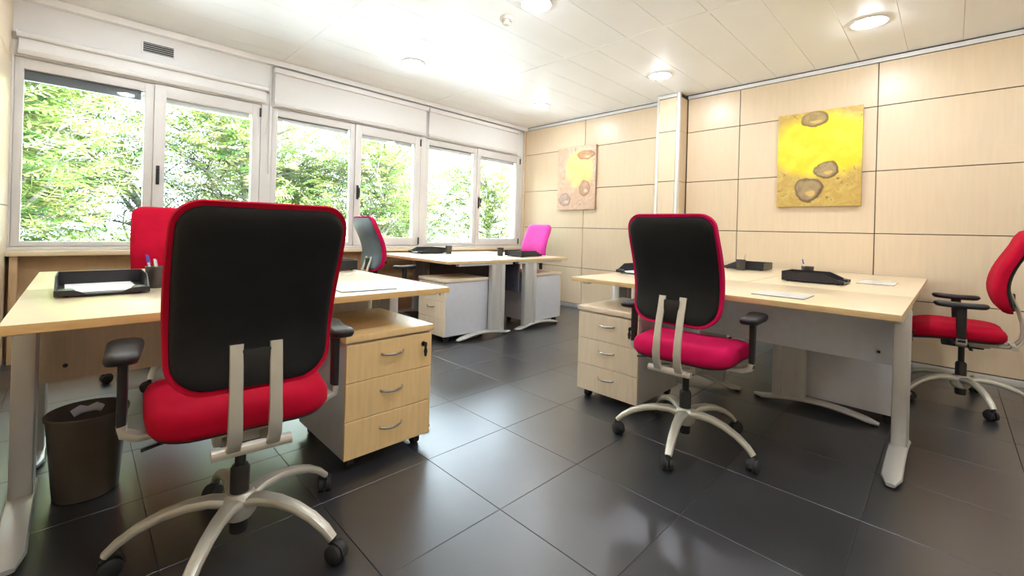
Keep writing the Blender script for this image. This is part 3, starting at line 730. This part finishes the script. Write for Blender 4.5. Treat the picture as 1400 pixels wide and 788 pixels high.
# ------------------------------------------------------------------ outside: ground and trees
struct(G().box(-40, 40, .5, 50, -3.3, -3.0).obj('ground', 'ground'), 'unseen ground below the windows, made pale to bounce sunlight inside')
def tree(label, x, y, h, crown, nbr, nfr, leafm, seed, size=.30, kmin=2.3):
    rnd = random.Random(seed)
    t = thing('tree', label, 'tree', (x, y, -3.0), 0, 'trees outside the windows')
    g = G(); p = [Vector((0, 0, 0))]
    for i in range(5): p.append(p[-1] + Vector((rnd.uniform(-.18, .18), rnd.uniform(-.15, .15), (h - 0) / 5)))
    g.tube(p, [(.22 - .03 * i, .22 - .03 * i) for i in range(6)], 10, (1, 0, 0))
    g.obj('trunk', 'bark', t)
    tips = []
    g = G()
    for i in range(nbr):
        a = rnd.uniform(0, 2 * PI); k = rnd.uniform(kmin, 5); s = p[int(k)].lerp(p[min(5, int(k) + 1)], k % 1)
        ln = rnd.uniform(.5, 1) * crown; q = [s]; d = Vector((math.cos(a), math.sin(a), rnd.uniform(.1, .9))).normalized()
        for j in range(5):
            d = (d + Vector((rnd.uniform(-.3, .3), rnd.uniform(-.3, .3), rnd.uniform(-.15, .3)))).normalized()
            q.append(q[-1] + d * ln / 5); tips.append((q[-1].copy(), d.copy()))
        g.tube(q, [(.07 - .011 * j, .07 - .011 * j) for j in range(6)], 6, (0, 0, 1))
        for j in range(3):
            b = q[rnd.randint(2, 5)]; d2 = (d + Vector((rnd.uniform(-1, 1), rnd.uniform(-1, 1), rnd.uniform(-.6, .6)))).normalized(); e = b + d2 * rnd.uniform(.4, .9)
            g.tube([b, b.lerp(e, .5) + Vector((0, 0, .05)), e], [(.025, .025), (.018, .018), (.008, .008)], 5, (0, 0, 1)); tips.append((e, d2)); tips.append((b.lerp(e, .6), d2))
    g.obj('branches', 'bark', t)
    vs_, fs_ = [], []
    for i in range(nfr):
        b, d = rnd.choice(tips)
        o = b + Vector((rnd.gauss(0, .28), rnd.gauss(0, .28), rnd.gauss(0, .24)))
        a = rnd.uniform(0, 2 * PI); ax = Vector((math.cos(a), math.sin(a), rnd.uniform(-.5, .35))).normalized()
        sd = ax.cross(Vector((rnd.uniform(-.4, .4), rnd.uniform(-.4, .4), 1))).normalized(); nn = sd.cross(ax)
        L_ = size * rnd.uniform(.6, 1.2); n = 5
        # one frond = one connected island: thin rachis strip and leaflets that share its vertices
        base = len(vs_)
        for j in range(n + 1):
            u = j / n; c = o + ax * L_ * u - nn * (-.25 * L_ * u * u)
            vs_.append(c + sd * .003); vs_.append(c - sd * .003)
        for j in range(n): fs_.append((base + 2 * j, base + 2 * j + 1, base + 2 * j + 3, base + 2 * j + 2))
        for j in range(1, n + 1):
            for s in (0, 1):
                v0 = base + 2 * j + s; sg = 1 if s == 0 else -1
                ll = L_ * .36 * math.sin(PI * (.18 + .72 * j / n)); root = vs_[v0]
                tip = root + (sd * sg * .86 + ax * .5 + nn * rnd.uniform(-.25, .15)) * ll
                mid = root.lerp(tip, .5); wd = ax * ll * .17
                k = len(vs_); vs_.extend([mid + wd, tip, mid - wd]); fs_.append((v0, k, k + 1, k + 2))
    me = bpy.data.meshes.new('foliage'); me.from_pydata(vs_, [], fs_); me.materials.append(M[leafm])
    f = bpy.data.objects.new('foliage', me); COL.objects.link(f); f.parent = t; f['kind'] = 'stuff'
    return t
tree('bright yellow green tree close outside the first window', -5.5, 4.1, 6.0, 2.4, 46, 7500, 'leaf1', 3, .36)
tree('leafy tree with bare grey twigs behind the opening sash of the first window', -2.8, 4.5, 5.9, 2.3, 44, 5600, 'leaf1', 5, .34)
tree('green tree growing outside the middle window', .4, 4.8, 5.6, 2.3, 44, 5600, 'leaf1', 8, .34)
tree('yellow green tree outside the window beside the wood wall', 3.8, 5.1, 5.4, 2.5, 44, 5600, 'leaf1', 11, .34)
tree('grey green tree farther back behind the first window', -6.6, 8.5, 8.0, 3.6, 60, 7000, 'leaf2', 13, .40, 1.9)
tree('grey green tree farther back behind the middle window', -1.4, 9.0, 7.6, 3.6, 60, 6500, 'leaf2', 17, .40, 1.9)
tree('sparse grey green tree farther back outside the corner window', 4.4, 10.0, 6.8, 3.6, 54, 5500, 'leaf2', 19, .40, 1.9)
tree('distant grey green tree at the end of the garden', 10.5, 9.0, 6.2, 3.6, 44, 4500, 'leaf2', 23, .40, 1.9)
tree('yellow green tree near the far end of the garden', 7.4, 5.8, 5.2, 2.6, 40, 5000, 'leaf1', 29, .28)
for i, (x, y, sd_) in enumerate(((-6.3, 6.0, 41), (-3.7, 6.3, 43), (-.9, 6.6, 47), (2.0, 7.0, 53))):
    tree('low pale green tree filling the gap %s' % ('beside the left edge of the first window', 'between the first two windows', 'behind the middle window', 'before the corner window')[i], x, y, 4.7, 1.9, 40, 3600, 'leaf2', sd_, .32, 1.7)
